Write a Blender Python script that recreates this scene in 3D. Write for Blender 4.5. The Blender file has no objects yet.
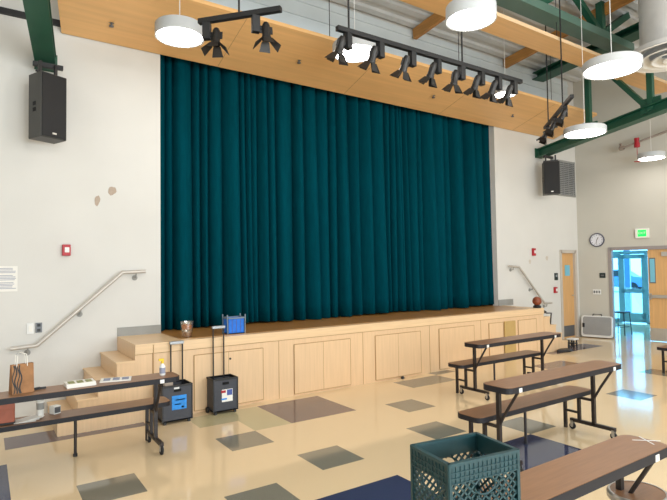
import bpy, bmesh, math, random
from mathutils import Vector, Matrix
random.seed(7)
C = bpy.context.scene.collection
SC = bpy.context.scene
PI = math.pi

# ------------------------------------------------------------------ materials
def lin(c):
    c = c / 255.0
    return c / 12.92 if c <= 0.04045 else ((c + 0.055) / 1.055) ** 2.4
def rgb(r, g, b): return (lin(r), lin(g), lin(b), 1.0)

def mat(name, col, rough=0.5, metal=0.0, spec=0.5, var=0.0, nscale=6.0, stretch=(1, 1, 1), bump=0.0, bscale=80.0, coat=0.0):
    m = bpy.data.materials.new(name); m.use_nodes = True
    nt = m.node_tree; b = nt.nodes['Principled BSDF']
    b.inputs['Roughness'].default_value = rough; b.inputs['Metallic'].default_value = metal
    b.inputs['Specular IOR Level'].default_value = spec; b.inputs['Coat Weight'].default_value = coat
    tc = nt.nodes.new('ShaderNodeTexCoord'); mp = nt.nodes.new('ShaderNodeMapping')
    mp.inputs['Scale'].default_value = stretch
    nt.links.new(tc.outputs['Object'], mp.inputs['Vector'])
    n = nt.nodes.new('ShaderNodeTexNoise'); n.inputs['Scale'].default_value = nscale; n.inputs['Detail'].default_value = 6
    nt.links.new(mp.outputs['Vector'], n.inputs['Vector'])
    r = nt.nodes.new('ShaderNodeValToRGB')
    r.color_ramp.elements[0].position = 0.3; r.color_ramp.elements[1].position = 0.7
    r.color_ramp.elements[0].color = tuple(max(0, x * (1 - var)) for x in col[:3]) + (1,)
    r.color_ramp.elements[1].color = tuple(min(1, x * (1 + var)) for x in col[:3]) + (1,)
    nt.links.new(n.outputs['Fac'], r.inputs['Fac']); nt.links.new(r.outputs['Color'], b.inputs['Base Color'])
    if bump:
        n2 = nt.nodes.new('ShaderNodeTexNoise'); n2.inputs['Scale'].default_value = bscale
        bp = nt.nodes.new('ShaderNodeBump'); bp.inputs['Strength'].default_value = bump; bp.inputs['Distance'].default_value = 0.01
        nt.links.new(mp.outputs['Vector'], n2.inputs['Vector']); nt.links.new(n2.outputs['Fac'], bp.inputs['Height'])
        nt.links.new(bp.outputs['Normal'], b.inputs['Normal'])
    return m
def emis(name, col, strength):
    m = bpy.data.materials.new(name); m.use_nodes = True; nt = m.node_tree
    b = nt.nodes['Principled BSDF']; b.inputs['Base Color'].default_value = col
    b.inputs['Emission Color'].default_value = col; b.inputs['Emission Strength'].default_value = strength
    return m
def glass(name, tint=(1, 1, 1, 1), opac=0.12):
    m = bpy.data.materials.new(name); m.use_nodes = True; nt = m.node_tree; nt.nodes.clear()
    o = nt.nodes.new('ShaderNodeOutputMaterial'); t = nt.nodes.new('ShaderNodeBsdfTransparent'); g = nt.nodes.new('ShaderNodeBsdfGlossy')
    g.inputs['Roughness'].default_value = 0.03; t.inputs['Color'].default_value = tint
    x = nt.nodes.new('ShaderNodeMixShader'); x.inputs['Fac'].default_value = opac
    nt.links.new(t.outputs[0], x.inputs[1]); nt.links.new(g.outputs[0], x.inputs[2]); nt.links.new(x.outputs[0], o.inputs['Surface'])
    return m

M = {}
M['wall'] = mat('wall_paint', rgb(216, 215, 211), 0.85, spec=0.2, var=0.025, nscale=1.3, bump=0.05, bscale=60)
M['wallr'] = mat('wall_paint_beige', rgb(197, 194, 184), 0.85, spec=0.2, var=0.025, nscale=1.3, bump=0.05, bscale=60)
M['patch'] = mat('tan_patch', rgb(178, 162, 147), 0.9, var=0.08, nscale=30)
M['scuff'] = mat('pale_scuff', rgb(205, 196, 184), 0.9, var=0.08, nscale=30)
M['deckmetal'] = mat('ceiling_deck_paint', rgb(212, 213, 212), 0.75, spec=0.3, var=0.07, nscale=2)
M['upperwall'] = mat('upper_wall_metal', rgb(212, 220, 223), 0.7, spec=0.3, var=0.06, nscale=1.5)
M['maple'] = mat('maple_veneer', rgb(226, 192, 152), 0.38, var=0.045, nscale=3.0, stretch=(14, 14, 0.7))
M['maple_h'] = mat('maple_horizontal', rgb(229, 196, 154), 0.38, var=0.06, nscale=3.0, stretch=(0.7, 14, 14))
M['cloud'] = mat('wood_acoustic_panel', rgb(230, 182, 122), 0.45, var=0.07, nscale=2.2, stretch=(0.35, 7, 7))
M['joist'] = mat('glulam_wood', rgb(190, 135, 70), 0.55, var=0.15, nscale=4, stretch=(8, 0.5, 8))
M['stagefloor'] = mat('stage_floor_wood', rgb(176, 126, 66), 0.28, var=0.16, nscale=3.0, stretch=(0.6, 12, 4))
M['groove'] = mat('dark_gap', rgb(178, 143, 100), 0.8)
M['khaki'] = mat('khaki_board', rgb(190, 158, 98), 0.6, var=0.05)
M['curtain'] = mat('teal_velour', rgb(0, 63, 75), 0.9, spec=0.03, var=0.10, nscale=25, stretch=(1, 1, 0.15))
bc = M['curtain'].node_tree.nodes['Principled BSDF']; bc.inputs['Sheen Weight'].default_value = 0.06
bc.inputs['Sheen Tint'].default_value = rgb(0, 130, 165)
M['black'] = mat('black_plastic', rgb(32, 32, 34), 0.5, var=0.1)
M['can'] = mat('spotlight_black_enamel', rgb(38, 36, 35), 0.4, metal=0.2, var=0.1)
M['void'] = mat('backstage_black', rgb(12, 14, 17), 0.9)
M['grille'] = mat('speaker_grille', rgb(22, 22, 24), 0.7, var=0.25, nscale=220)
M['speakerside'] = mat('speaker_cabinet', rgb(62, 62, 60), 0.5, var=0.06)
M['green'] = mat('green_steel', rgb(26, 82, 62), 0.45, var=0.12, nscale=3)
M['greenlit'] = mat('green_steel_lit', rgb(88, 118, 106), 0.35, var=0.08, nscale=3)  # paler copy of the green steel, daylight put into its colour
M['greyplate'] = mat('grey_steel_plate', rgb(110, 112, 115), 0.45, metal=0.5, var=0.06)
M['frame'] = mat('table_frame_dark', rgb(46, 40, 40), 0.42, metal=0.2, var=0.08)
M['edge'] = mat('table_edge_band', rgb(20, 21, 31), 0.6, var=0.08)
M['walnut'] = mat('walnut_laminate', rgb(142, 103, 73), 0.36, var=0.12, nscale=4, stretch=(1.2, 14, 14))
M['steel'] = mat('brushed_steel', rgb(190, 186, 180), 0.35, metal=0.7, var=0.05)
M['railm'] = mat('handrail_paint', rgb(196, 190, 182), 0.4, metal=0.3, var=0.03)
M['white'] = mat('white_enamel', rgb(232, 232, 230), 0.4, var=0.02)
M['housing'] = mat('lamp_housing_grey', rgb(196, 200, 203), 0.45, var=0.02)
M['paper'] = mat('white_paper', rgb(238, 236, 230), 0.8, var=0.02)
M['ink'] = mat('grey_ink', rgb(150, 155, 175), 0.8)
M['inkgreen'] = mat('olive_ink', rgb(150, 152, 105), 0.8, var=0.2, nscale=40)
M['red'] = mat('alarm_red', rgb(176, 30, 44), 0.45, var=0.05)
M['base'] = mat('grey_vinyl_base', rgb(150, 150, 146), 0.6, var=0.05)
M['dimwood'] = mat('door_wood', rgb(214, 168, 112), 0.4, var=0.08, nscale=3, stretch=(12, 12, 0.6))
M['doorframe'] = mat('door_frame_paint', rgb(196, 188, 178), 0.5, var=0.03)
M['teal'] = mat('teal_crate', rgb(24, 64, 70), 0.45, var=0.1, nscale=20)
M['tealdark'] = mat('teal_crate_dark', rgb(20, 70, 74), 0.5, var=0.1, nscale=20)
M['cart'] = mat('charcoal_plastic', rgb(62, 64, 72), 0.5, var=0.08, nscale=30)
M['bluestick'] = mat('blue_label', rgb(40, 140, 225), 0.5, var=0.2, nscale=20)
M['bluebin'] = mat('blue_fabric', rgb(20, 110, 215), 0.6, var=0.15, nscale=18)
M['navylabel'] = mat('navy_label', rgb(70, 90, 160), 0.5)
M['kraft'] = mat('kraft_paper', rgb(158, 114, 76), 0.8, var=0.2, nscale=14)
M['yellow'] = mat('yellow_plastic', rgb(240, 200, 40), 0.4)
M['leather'] = mat('brown_leather', rgb(170, 96, 74), 0.55, var=0.1, nscale=16, bump=0.1)
M['orange'] = mat('orange_goods', rgb(190, 105, 45), 0.5, var=0.35, nscale=60)
M['pumpkin'] = mat('rust_brown', rgb(138, 70, 42), 0.45, var=0.2, nscale=30)
M['clearplastic'] = glass('clear_plastic', (0.93, 0.9, 0.86, 1), 0.2)
M['pane'] = glass('window_glass', (0.93, 0.98, 1, 1), 0.06)
M['alu'] = mat('teal_aluminium_backlit', rgb(150, 192, 200), 0.45, metal=0.2, var=0.04)  # paled to put the outdoor backlight into the frame colour
M['signdark'] = mat('sign_dark_green', rgb(30, 44, 42), 0.5)
M['skyblue'] = mat('sky_blue_notice', rgb(120, 190, 215), 0.6)
M['exitgreen'] = emis('exit_green', rgb(0, 210, 80), 1.3)
M['lamp'] = emis('led_diffuser', (1.0, 0.96, 0.91, 1), 14.0)
M['duct'] = mat('duct_grey', rgb(205, 204, 203), 0.5, metal=0.1, var=0.06)
M['concrete'] = mat('pavement_concrete', rgb(205, 208, 210), 0.9, var=0.05)
M['carpaint'] = mat('car_paint_blue_grey', rgb(90, 125, 165), 0.3, metal=0.3)
M['rubber'] = mat('tyre_rubber', rgb(30, 30, 32), 0.8)
M['foldgrey'] = mat('grey_moulded_plastic', rgb(165, 168, 171), 0.35, metal=0.4, var=0.04)
M['pipe'] = mat('pipe_brown_grey', rgb(150, 138, 128), 0.5, var=0.05)
M['clockface'] = mat('clock_face', rgb(225, 225, 232), 0.4)
# floor tiles (vinyl composition): speckled, polished
def vct(name, col, var, nscale=140, rough=0.08):
    m = mat(name, col, rough, spec=0.5, var=var, nscale=nscale)
    nt = m.node_tree; b = nt.nodes['Principled BSDF']
    tc = [n for n in nt.nodes if n.type == 'TEX_COORD'][0]
    n2 = nt.nodes.new('ShaderNodeTexNoise'); n2.inputs['Scale'].default_value = 1.6; n2.inputs['Detail'].default_value = 3
    nt.links.new(tc.outputs['Object'], n2.inputs['Vector'])
    mr = nt.nodes.new('ShaderNodeMapRange'); mr.inputs['To Min'].default_value = rough * 0.7; mr.inputs['To Max'].default_value = rough * 1.5
    nt.links.new(n2.outputs['Fac'], mr.inputs['Value']); nt.links.new(mr.outputs['Result'], b.inputs['Roughness'])
    bp = nt.nodes.new('ShaderNodeBump'); bp.inputs['Strength'].default_value = 0.02; bp.inputs['Distance'].default_value = 0.02
    nt.links.new(n2.outputs['Fac'], bp.inputs['Height']); nt.links.new(bp.outputs['Normal'], b.inputs['Normal'])
    return m
M['f_tan'] = vct('floor_tan', rgb(228, 203, 164), 0.05)
M['f_grey'] = vct('floor_grey_green', rgb(130, 126, 112), 0.25)
M['f_pale'] = vct('floor_pale_green', rgb(186, 176, 138), 0.12)
M['f_purple'] = vct('floor_mauve_grey', rgb(106, 94, 97), 0.16)
M['f_navy'] = vct('floor_navy', rgb(58, 64, 92), 0.2)

# ------------------------------------------------------------------ mesh builder
class MB:
    def __init__(s): s.v = []; s.f = []; s.mi = []; s.cur = 0; s.sm = []
    def add(s, vs, fs, smooth=False):
        o = len(s.v); s.v += [Vector(v) for v in vs]
        for f in fs: s.f.append([i + o for i in f]); s.mi.append(s.cur); s.sm.append(smooth)
        return s
    def box(s, c, d, R=None):
        hx, hy, hz = d[0] / 2, d[1] / 2, d[2] / 2
        vs = [Vector((x, y, z)) for x in (-hx, hx) for y in (-hy, hy) for z in (-hz, hz)]
        if R is not None: vs = [R @ v for v in vs]
        c = Vector(c)
        return s.add([v + c for v in vs], [(0, 1, 3, 2), (4, 6, 7, 5), (0, 4, 5, 1), (2, 3, 7, 6), (0, 2, 6, 4), (1, 5, 7, 3)])
    def span(s, a, b):  # box from min to max corner
        return s.box([(a[i] + b[i]) / 2 for i in range(3)], [abs(b[i] - a[i]) for i in range(3)])
    def tube(s, pts, r, n=10, cap=True):
        pts = [Vector(p) for p in pts]; rings = []
        up = None
        for i, p in enumerate(pts):
            if i == 0: d = pts[1] - p
            elif i == len(pts) - 1: d = p - pts[i - 1]
            else: d = (pts[i + 1] - p).normalized() + (p - pts[i - 1]).normalized()
            d = d.normalized()
            if up is None or abs(up.dot(d)) > 0.98:
                up = Vector((0, 0, 1)) if abs(d.z) < 0.9 else Vector((1, 0, 0))
            a = d.cross(up).normalized(); b = d.cross(a).normalized(); up = -b if False else up
            rr = r[i] if isinstance(r, (list, tuple)) else r
            rings.append([p + (a * math.cos(t) + b * math.sin(t)) * rr for t in [2 * PI * k / n for k in range(n)]])
        vs = [v for R_ in rings for v in R_]; fs = []
        for i in range(len(rings) - 1):
            for k in range(n):
                fs.append((i * n + k, i * n + (k + 1) % n, (i + 1) * n + (k + 1) % n, (i + 1) * n + k))
        s.add(vs, fs, True)
        if cap:
            s.add(rings[0], [tuple(range(n))]); s.add(rings[-1], [tuple(reversed(range(n)))])
        return s
    def bar(s, a, b, w, h, up=(0, 0, 1)):  # rectangular bar between two points
        a, b = Vector(a), Vector(b); d = (b - a).normalized(); up = Vector(up)
        if abs(d.dot(up)) > 0.98: up = Vector((0, 1, 0))
        x = d.cross(up).normalized(); y = x.cross(d).normalized()
        vs = [p + x * i * w / 2 + y * j * h / 2 for p in (a, b) for i, j in ((-1, -1), (1, -1), (1, 1), (-1, 1))]
        return s.add(vs, [(0, 1, 2, 3), (7, 6, 5, 4), (0, 4, 5, 1), (1, 5, 6, 2), (2, 6, 7, 3), (3, 7, 4, 0)])
    def lathe(s, prof, c=(0, 0, 0), n=32, R=None):
        c = Vector(c); vs = []
        for (r, z) in prof:
            for k in range(n):
                v = Vector((r * math.cos(2 * PI * k / n), r * math.sin(2 * PI * k / n), z))
                vs.append((R @ v if R is not None else v) + c)
        fs = []
        for i in range(len(prof) - 1):
            for k in range(n):
                fs.append((i * n + k, i * n + (k + 1) % n, (i + 1) * n + (k + 1) % n, (i + 1) * n + k))
        return s.add(vs, fs, True)
    def prism(s, poly, z0, z1):  # extrude an XY polygon
        n = len(poly)
        vs = [(x, y, z0) for x, y in poly] + [(x, y, z1) for x, y in poly]
        fs = [tuple(reversed(range(n))), tuple(range(n, 2 * n))] + [(i, (i + 1) % n, n + (i + 1) % n, n + i) for i in range(n)]
        return s.add(vs, fs)
    def xform(s, mtx):
        s.v = [mtx @ v for v in s.v]; return s
    def build(s, name, mats, parent=None, loc=None, bevel=0.0, rotz=0.0):
        me = bpy.data.meshes.new(name)
        me.from_pydata([tuple(v) for v in s.v], [], s.f)
        if not isinstance(mats, (list, tuple)): mats = [mats]
        for m in mats: me.materials.append(m)
        for p, i, sm in zip(me.polygons, s.mi, s.sm): p.material_index = i; p.use_smooth = sm
        bm = bmesh.new(); bm.from_mesh(me); bmesh.ops.remove_doubles(bm, verts=bm.verts, dist=1e-6) if any(s.sm) else None
        bmesh.ops.recalc_face_normals(bm, faces=bm.faces); bm.to_mesh(me); bm.free()
        if any(s.sm): me.set_sharp_from_angle(angle=math.radians(40))
        o = bpy.data.objects.new(name, me); C.objects.link(o)
        if parent is not None: o.parent = parent
        if loc is not None: o.location = loc
        o.rotation_euler.z = rotz
        if bevel:
            b = o.modifiers.new('bevel', 'BEVEL'); b.width = bevel; b.segments = 2; b.limit_method = 'ANGLE'
        return o

def tag(o, label, cat, group=None):
    o['label'] = label; o['category'] = cat
    if group: o['group'] = group
    return o
def thing(name, label, cat, loc=(0, 0, 0), rotz=0.0, group=None):
    o = bpy.data.objects.new(name, None); C.objects.link(o)
    o.empty_display_size = 0.1; o.location = loc; o.rotation_euler = (0, 0, rotz)
    return tag(o, label, cat, group)
def struct(name, mb, mats, parent=None, loc=None, bevel=0.0, rotz=0.0):
    o = mb.build(name, mats, parent, loc, bevel, rotz)
    if parent is None: o['kind'] = 'structure'
    return o
def copy_tree(o, parent=None):
    c = o.copy(); C.objects.link(c)
    if parent is not None: c.parent = parent
    for ch in list(o.children): copy_tree(ch, c)
    return c
def text_mesh(name, body, size, m, parent, loc, rot, depth=0.002):
    cu = bpy.data.curves.new(name, 'FONT'); cu.body = body; cu.size = size; cu.extrude = depth
    cu.align_x = 'CENTER'; cu.align_y = 'CENTER'
    t = bpy.data.objects.new(name, cu); C.objects.link(t)
    dg = bpy.context.evaluated_depsgraph_get()
    me = bpy.data.meshes.new_from_object(t.evaluated_get(dg))
    bpy.data.objects.remove(t); me.materials.clear(); me.materials.append(m)
    o = bpy.data.objects.new(name, me); C.objects.link(o); o.parent = parent; o.location = loc; o.rotation_euler = rot
    return o
def rounded(hx, hy, r, n=5):
    p = []
    for cx, cy, a0 in ((hx - r, hy - r, 0), (-hx + r, hy - r, PI / 2), (-hx + r, -hy + r, PI), (hx - r, -hy + r, 1.5 * PI)):
        for k in range(n + 1):
            a = a0 + k * PI / 2 / n; p.append((cx + r * math.cos(a), cy + r * math.sin(a)))
    return p
RX = lambda a: Matrix.Rotation(a, 3, 'X')
RY = lambda a: Matrix.Rotation(a, 3, 'Y')
RZ = lambda a: Matrix.Rotation(a, 3, 'Z')

# ------------------------------------------------------------------ camera
yaw, pit, rol, H, FPX = math.radians(34.2), math.radians(2.02), math.radians(0.8), 1.76, 520.7
fwd = Vector((math.sin(yaw) * math.cos(pit), math.cos(yaw) * math.cos(pit), math.sin(pit)))
right = Vector((math.cos(yaw), -math.sin(yaw), 0)); down = fwd.cross(right)
r_ = right * math.cos(rol) + down * math.sin(rol); d_ = down * math.cos(rol) - right * math.sin(rol)
cam = bpy.data.cameras.new('camera'); cam.sensor_width = 36; cam.lens = FPX / 667 * 36; cam.sensor_fit = 'HORIZONTAL'
cam.clip_start = 0.05; cam.clip_end = 200
co = bpy.data.objects.new('camera', cam); C.objects.link(co); SC.camera = co
Rm = Matrix((r_, -d_, -fwd)).transposed().to_4x4(); Rm.translation = (0, 0, H)
co.matrix_world = Rm

# ------------------------------------------------------------------ room constants
Y0, YW, HS = 6.33, 7.29, 0.905          # stage front, stage wall, stage height
SK = 0.2434; KK = math.hypot(1, SK)     # the right wall stands a little skew
W0 = Vector((12.303, YW, 0)); wd = Vector((SK, -1, 0)) / KK; wn = Vector((1, SK, 0)) / KK
def WR(s, n, z): return W0 + wd * s + wn * n + Vector((0, 0, z))   # right-wall frame
MR = Matrix((wd, wn, Vector((0, 0, 1)))).transposed()              # local (s, n, z) -> world (s along the wall, n outward)
angR = math.atan2(wd.y, wd.x)                                      # local x along wall; local y = -n? see flip below
def ceil_z(y): return 6.32 + 0.12 * (YW - y)
XL, YB = -5.0, -5.5

# floor: one mesh, tiles by material
u = 0.457; th = math.radians(-0.33); ct, st = math.cos(th), math.sin(th)
def lat(i, j): return (2.046 + (i * ct - j * st) * u, 5.256 + (i * st + j * ct) * u, 0.0)
cells = {}
for k in [(0, 0), (1, -2), (5, 0), (4, -2), (7, 2), (8, 2), (6, -3), (-3, -1), (-1, -3), (11, -3), (9, 3), (2, -6), (15, -2)]: cells[k] = 1
for k in [(1, 2), (0, 2), (1, 1)]: cells[k] = 2
for k in [(2, 2), (3, 2), (2, 1), (3, 1), (-4, 3), (-3, 3), (-2, 3), (13, 1), (14, 1), (13, 0), (14, 0), (16, 3), (17, 3), (18, 3), (19, 3)]: cells[k] = 3
for k in [(0, -4), (1, -4), (0, -5), (1, -5), (4, -4), (5, -4), (4, -5), (5, -5), (-5, 1), (-6, 1), (-5, 0), (-6, 0)]: cells[k] = 4
fm = MB()
vid = {}
def lv(i, j):
    if (i, j) not in vid: vid[(i, j)] = len(fm.v); fm.v.append(Vector(lat(i, j)))
    return vid[(i, j)]
for i in range(-18, 34):
    for j in range(-24, 6):
        fm.f.append([lv(i, j - 1), lv(i + 1, j - 1), lv(i + 1, j), lv(i, j)]); fm.mi.append(cells.get((i, j), 0)); fm.sm.append(False)
floor = struct('floor', fm, [M['f_tan'], M['f_grey'], M['f_pale'], M['f_purple'], M['f_navy']])

# stage wall: a thick slab around the proscenium opening
OL, OR_, OT = 2.065, 9.21, 4.98
XC = W0.x
TW = 0.14
w = MB()
DL, DR, DT = 11.56, 12.17, 2.08     # narrow door in the stage wall, right end
w.span((XL, YW, 0), (OL, YW + TW, 6.55))
w.span((OL, YW, OT), (OR_, YW + TW, 6.55))
w.span((OL, YW, 0), (OR_, YW + TW, HS - 0.02))
w.span((OR_, YW, 0), (DL, YW + TW, 6.55))
w.span((DL, YW, DT), (DR, YW + TW, 6.55))
w.span((DR, YW, 0), (XC + 0.3, YW + TW, 6.55))
struct('wall_stage', w, M['wall'])
# corrugated upper band of the stage wall, above the wood panel
w = MB()
w.span((0.95, YW - 0.03, 4.98), (XC - 0.3, YW - 0.005, 6.30))
for k in range(5):
    z = 5.2 + k * 0.24
    w.span((0.95, YW - 0.055, z), (XC - 0.3, YW - 0.03, z + 0.05))
struct('trim_1', w, M['upperwall'])
# dark trim strip high on the stage wall, left
struct('trim_2', MB().span((XL, YW - 0.05, 4.86), (0.98, YW - 0.002, 4.93)), M['black'])
# backstage: box painted black to keep the gap behind the curtain dark
w = MB()
w.span((OL - 0.8, 9.2, HS - 0.02), (OR_ + 0.8, 9.25, 5.6)); w.span((OL - 0.8, YW + TW, 5.5), (OR_ + 0.8, 9.2, 5.6))
w.span((OL - 0.8, YW + TW, HS - 0.02), (OL - 0.75, 9.2, 5.5)); w.span((OR_ + 0.75, YW + TW, HS - 0.02), (OR_ + 0.8, 9.2, 5.5))
w.span((OL - 0.8, YW + TW, HS - 0.08), (OR_ + 0.8, 9.2, HS - 0.03)); struct('wall_backstage', w, M['void'])
# right wall (skew), opening for the double door
w = MB()
s0, s1, dh = 0.73, 2.26, 2.12
smax = 13.2
w.span((-0.02, 0, 0), (s0, 0.13, 7.9)); w.span((s0, 0, dh), (s1, 0.13, 7.9)); w.span((s1, 0, 0), (smax, 0.13, 7.9))
w.v = [W0 + wd * v.x + wn * v.y + Vector((0, 0, v.z)) for v in w.v]
struct('wall_right', w, M['wallr'])
struct('wall_left', MB().span((XL - 0.2, YB, 0), (XL, YW + TW, 7.9)), M['wall'])
struct('wall_back', MB().span((XL - 0.2, YB - 0.2, 0), (16.5, YB, 7.9)), M['wall'])
# ceiling: ribbed metal deck, rising gently away from the stage
c = MB()
xs0, xs1 = XL - 0.2, 16.2
def deck(y0, y1, dz0, dz1):
    vs = []
    for x in (xs0, xs1):
        for y, dz in ((y0, dz0), (y1, dz0)): vs.append((x, y, ceil_z(y) + dz))
        for y, dz in ((y0, dz1), (y1, dz1)): vs.append((x, y, ceil_z(y) + dz))
    c.add(vs, [(0, 1, 3, 2), (4, 6, 7, 5), (0, 4, 5, 1), (2, 3, 7, 6), (0, 2, 6, 4), (1, 5, 7, 3)])
deck(YB - 0.2, YW + TW, 0.06, 0.16)
y = YB
while y < YW - 0.1:
    deck(y, y + 0.12, 0.0, 0.06); y += 0.3
struct('ceiling', c, M['deckmetal'])
# baseboards on the stage
struct('baseboard_left', MB().span((1.50, YW - 0.012, HS), (OL, YW - 0.001, HS + 0.115)), M['base'])
struct('baseboard_right', MB().span((OR_, YW - 0.012, HS), (9.70, YW - 0.001, HS + 0.13)), M['base'])

# ------------------------------------------------------------------ stage
SL, SR = 1.50, 9.40
stg = thing('stage_platform', 'long raised maple stage with panelled front and brown floor', 'stage', (SL, Y0, 0))
def sp(mb): mb.v = [v - Vector((SL, Y0, 0)) for v in mb.v]; return mb
sp(MB().span((SL, Y0 + 0.01, 0), (SR, YW - 0.001, HS - 0.03))).build('front_panel', M['maple'], stg)
sp(MB().span((OL + 0.005, YW - 0.45, HS - 0.028), (OR_ - 0.005, 9.19, HS))).build('stage_floor', M['stagefloor'], stg)
m = MB().span((SL, Y0 + 0.0, HS - 0.03), (SR, YW - 0.45, HS - 0.0)).span((SL, YW - 0.45, HS - 0.03), (OL + 0.005, YW - 0.001, HS)).span((OR_ - 0.005, YW - 0.45, HS - 0.03), (SR, YW - 0.001, HS))
sp(m).build('stage_edge', M['maple_h'], stg)
# brown finish comes up close to the nosing in front of the curtain
sp(MB().span((OL + 0.005, Y0 + 0.13, HS), (SR - 0.3, YW - 0.45, HS + 0.003)).span((OL + 0.005, YW - 0.45, HS), (OR_ - 0.005, 9.18, HS + 0.003))).build('floor_finish', M['stagefloor'], stg)
sp(MB().span((SL, Y0 - 0.004, HS - 0.115), (SR, Y0 + 0.01, HS - 0.001))).build('fascia', M['maple_h'], stg)
sp(MB().span((SL, Y0 + 0.004, HS - 0.123), (SR, Y0 + 0.011, HS - 0.114))).build('shadow_gap', M['groove'], stg)
def access(x0, x1, split=None, z0=0.03, z1=0.71, knob=None):
    g = 0.004
    m = MB().span((x0 + g, Y0 - 0.004, z0 + g), (x1 - g, Y0 + 0.012, z1 - g))
    m.cur = 1
    m.span((x0, Y0 + 0.002, z0), (x0 + 2 * g, Y0 + 0.0115, z1)) if False else None
    for a, b in (((x0 - g, z0), (x0 + g, z1)), ((x1 - g, z0), (x1 + g, z1)), ((x0, z1 - g), (x1, z1 + g)), ((x0, z0 - g), (x1, z0 + g))):
        m.span((a[0], Y0 - 0.005, a[1]), (b[0], Y0 + 0.011, b[1]))
    if split: m.span((split - g * 0.7, Y0 - 0.005, z0), (split + g * 0.7, Y0 + 0.011, z1))
    d = sp(m).build('access_door', [M['maple'], M['groove']], stg)
    if knob: sp(MB().lathe([(0, 0), (0.014, 0), (0.014, 0.006), (0, 0.006)], (knob, Y0 - 0.005, 0.62), 12, RX(PI / 2))).build('keyhole', M['black'], d)
access(2.20, 3.14, 2.65, knob=2.67)
access(3.62, 4.58, 4.10)
access(5.06, 6.01, 5.52)
access(6.44, 7.31)
access(7.72, 8.12)
access(8.57, 9.14)
sp(MB().span((SL + 0.20, Y0 - 0.004, 0), (SL + 0.212, Y0 + 0.011, HS - 0.02))).build('panel_joint', M['groove'], stg)
# vertical joints of the front panels
for xx in (3.38, 4.82, 6.22, 7.5): sp(MB().span((xx, Y0 + 0.006, 0), (xx + 0.006, Y0 + 0.0105, HS - 0.12))).build('panel_seam', M['groove'], stg)
tag(MB().box((0, 0, 0.36), (0.32, 0.02, 0.72)).build('board', M['khaki'], None, (8.29, Y0 - 0.02, 0), 0.002), 'tall olive tan board standing flat against the right end of the stage front', 'board')

tag(MB().lathe([(0, 0), (0.03, 0), (0.03, 0.02), (0.02, 0.035), (0, 0.037)], (0, 0, 0), 14).build('door_stop', M['black'], None, (5.56, Y0 - 0.05, 0)), 'small black door stop on the floor against the stage front', 'door stop')
# steps at both ends of the stage
def steps(name, label, x0, sgn):
    t = thing(name, label, 'steps', (x0, Y0, 0))
    for k in range(4):
        z = HS - (k + 1) * HS / 5
        a, b = sgn * 0.20 * k, sgn * 0.20 * (k + 1)
        m = MB().span((a, 0.004, 0), (b, YW - Y0 - 0.002, z - 0.022)).build('step_block', M['maple'], t)
        MB().span((a, -0.004, z - 0.022), (b + sgn * 0.012, YW - Y0 - 0.002, z)).build('tread', M['maple_h'], t, bevel=0.003)
steps('stage_steps', 'maple wood steps climbing to the left end of the stage', SL, -1)
steps('stage_steps', 'maple wood steps going down from the right end of the stage', SR, 1)

# ------------------------------------------------------------------ curtain
cm = MB()
x = OL - 0.25; folds = []
while x < 9.14:
    wf = random.choice((0.10, 0.13, 0.16, 0.20, 0.26, 0.30)) * random.uniform(0.85, 1.15)
    folds.append((x, wf, (0.07 + 0.38 * wf) * random.uniform(0.8, 1.3), random.uniform(-0.035, 0.035), random.uniform(-0.02, 0.025), random.uniform(0.6, 1.5))); x += wf
xend = x
NZ = 14; cols = []
for (x0, wf, amp, dr, off, sk) in folds:
    for k in range(10):
        cols.append((x0 + wf * k / 10, amp, k / 10, dr, off, sk))
cols.append((xend, 0.06, 0.0, 0, 0, 1))
for iz in range(NZ + 1):
    fz = iz / NZ; z = 0.927 + (4.975 - 0.927) * fz
    for (xx, amp, t, dr, off, sk) in cols:
        a = amp * (1.0 - 0.3 * fz)
        lobe = math.sin(PI * t ** sk) ** 0.6 if 0 < t < 1 else 0
        yy = 7.63 - a * 1.5 * lobe + off * lobe + 0.015 * math.sin(xx * 9 + fz * 3)
        cm.v.append(Vector((xx + dr * lobe * (1 - fz), yy, z if iz else z + 0.012 * math.sin(xx * 2.3))))
nc = len(cols)
for iz in range(NZ):
    for k in range(nc - 1):
        cm.f.append([iz * nc + k, iz * nc + k + 1, (iz + 1) * nc + k + 1, (iz + 1) * nc + k]); cm.mi.append(0); cm.sm.append(True)
org = Vector((OL, 7.5, HS + 0.003))
cm.v = [v - org for v in cm.v]
cur = cm.build('stage_curtain', M['curtain'], None, org)
sol = cur.modifiers.new('thickness', 'SOLIDIFY'); sol.thickness = 0.006; sol.offset = 1
tag(cur, 'tall dark teal velour curtain closed across the stage opening', 'curtain')

# ------------------------------------------------------------------ sloped wood panels (clouds)
def cloud(name, label, pts_bottom, thick, org):
    org = Vector(org); m = MB(); P = [Vector(p) - org for p in pts_bottom]
    n = (P[1] - P[0]).cross(P[2] - P[0]).normalized()
    if n.z < 0: n = -n
    Q = [p + n * thick for p in P]; k = len(P)
    m.add(P + Q, [tuple(reversed(range(k))), tuple(range(k, 2 * k))] + [(i, (i + 1) % k, k + (i + 1) % k, k + i) for i in range(k)])
    o = m.build(name, M['cloud'], None, org)
    return tag(o, label, 'acoustic panel')
zc = lambda y: 4.786 + 0.29 * (7.25 - y)
c1 = thing('acoustic_panel', 'broad sloped wood ceiling panel right above the curtain', 'acoustic panel', (0.83, 7.25, 4.786))
m = MB(); P = [Vector(p) for p in [(0.83, 7.27, zc(7.27)), (11.37, 7.27, zc(7.27)), (11.37, 6.19, zc(6.19)), (0.62, 6.19, zc(6.19))]]
P = [p - Vector((0.83, 7.25, 4.786)) for p in P]; Q = [p + Vector((0, 0, 0.05)) for p in P]
m.add(P + Q, [(3, 2, 1, 0), (4, 5, 6, 7), (0, 1, 5, 4), (1, 2, 6, 5), (2, 3, 7, 6), (3, 0, 4, 7)])
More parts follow.
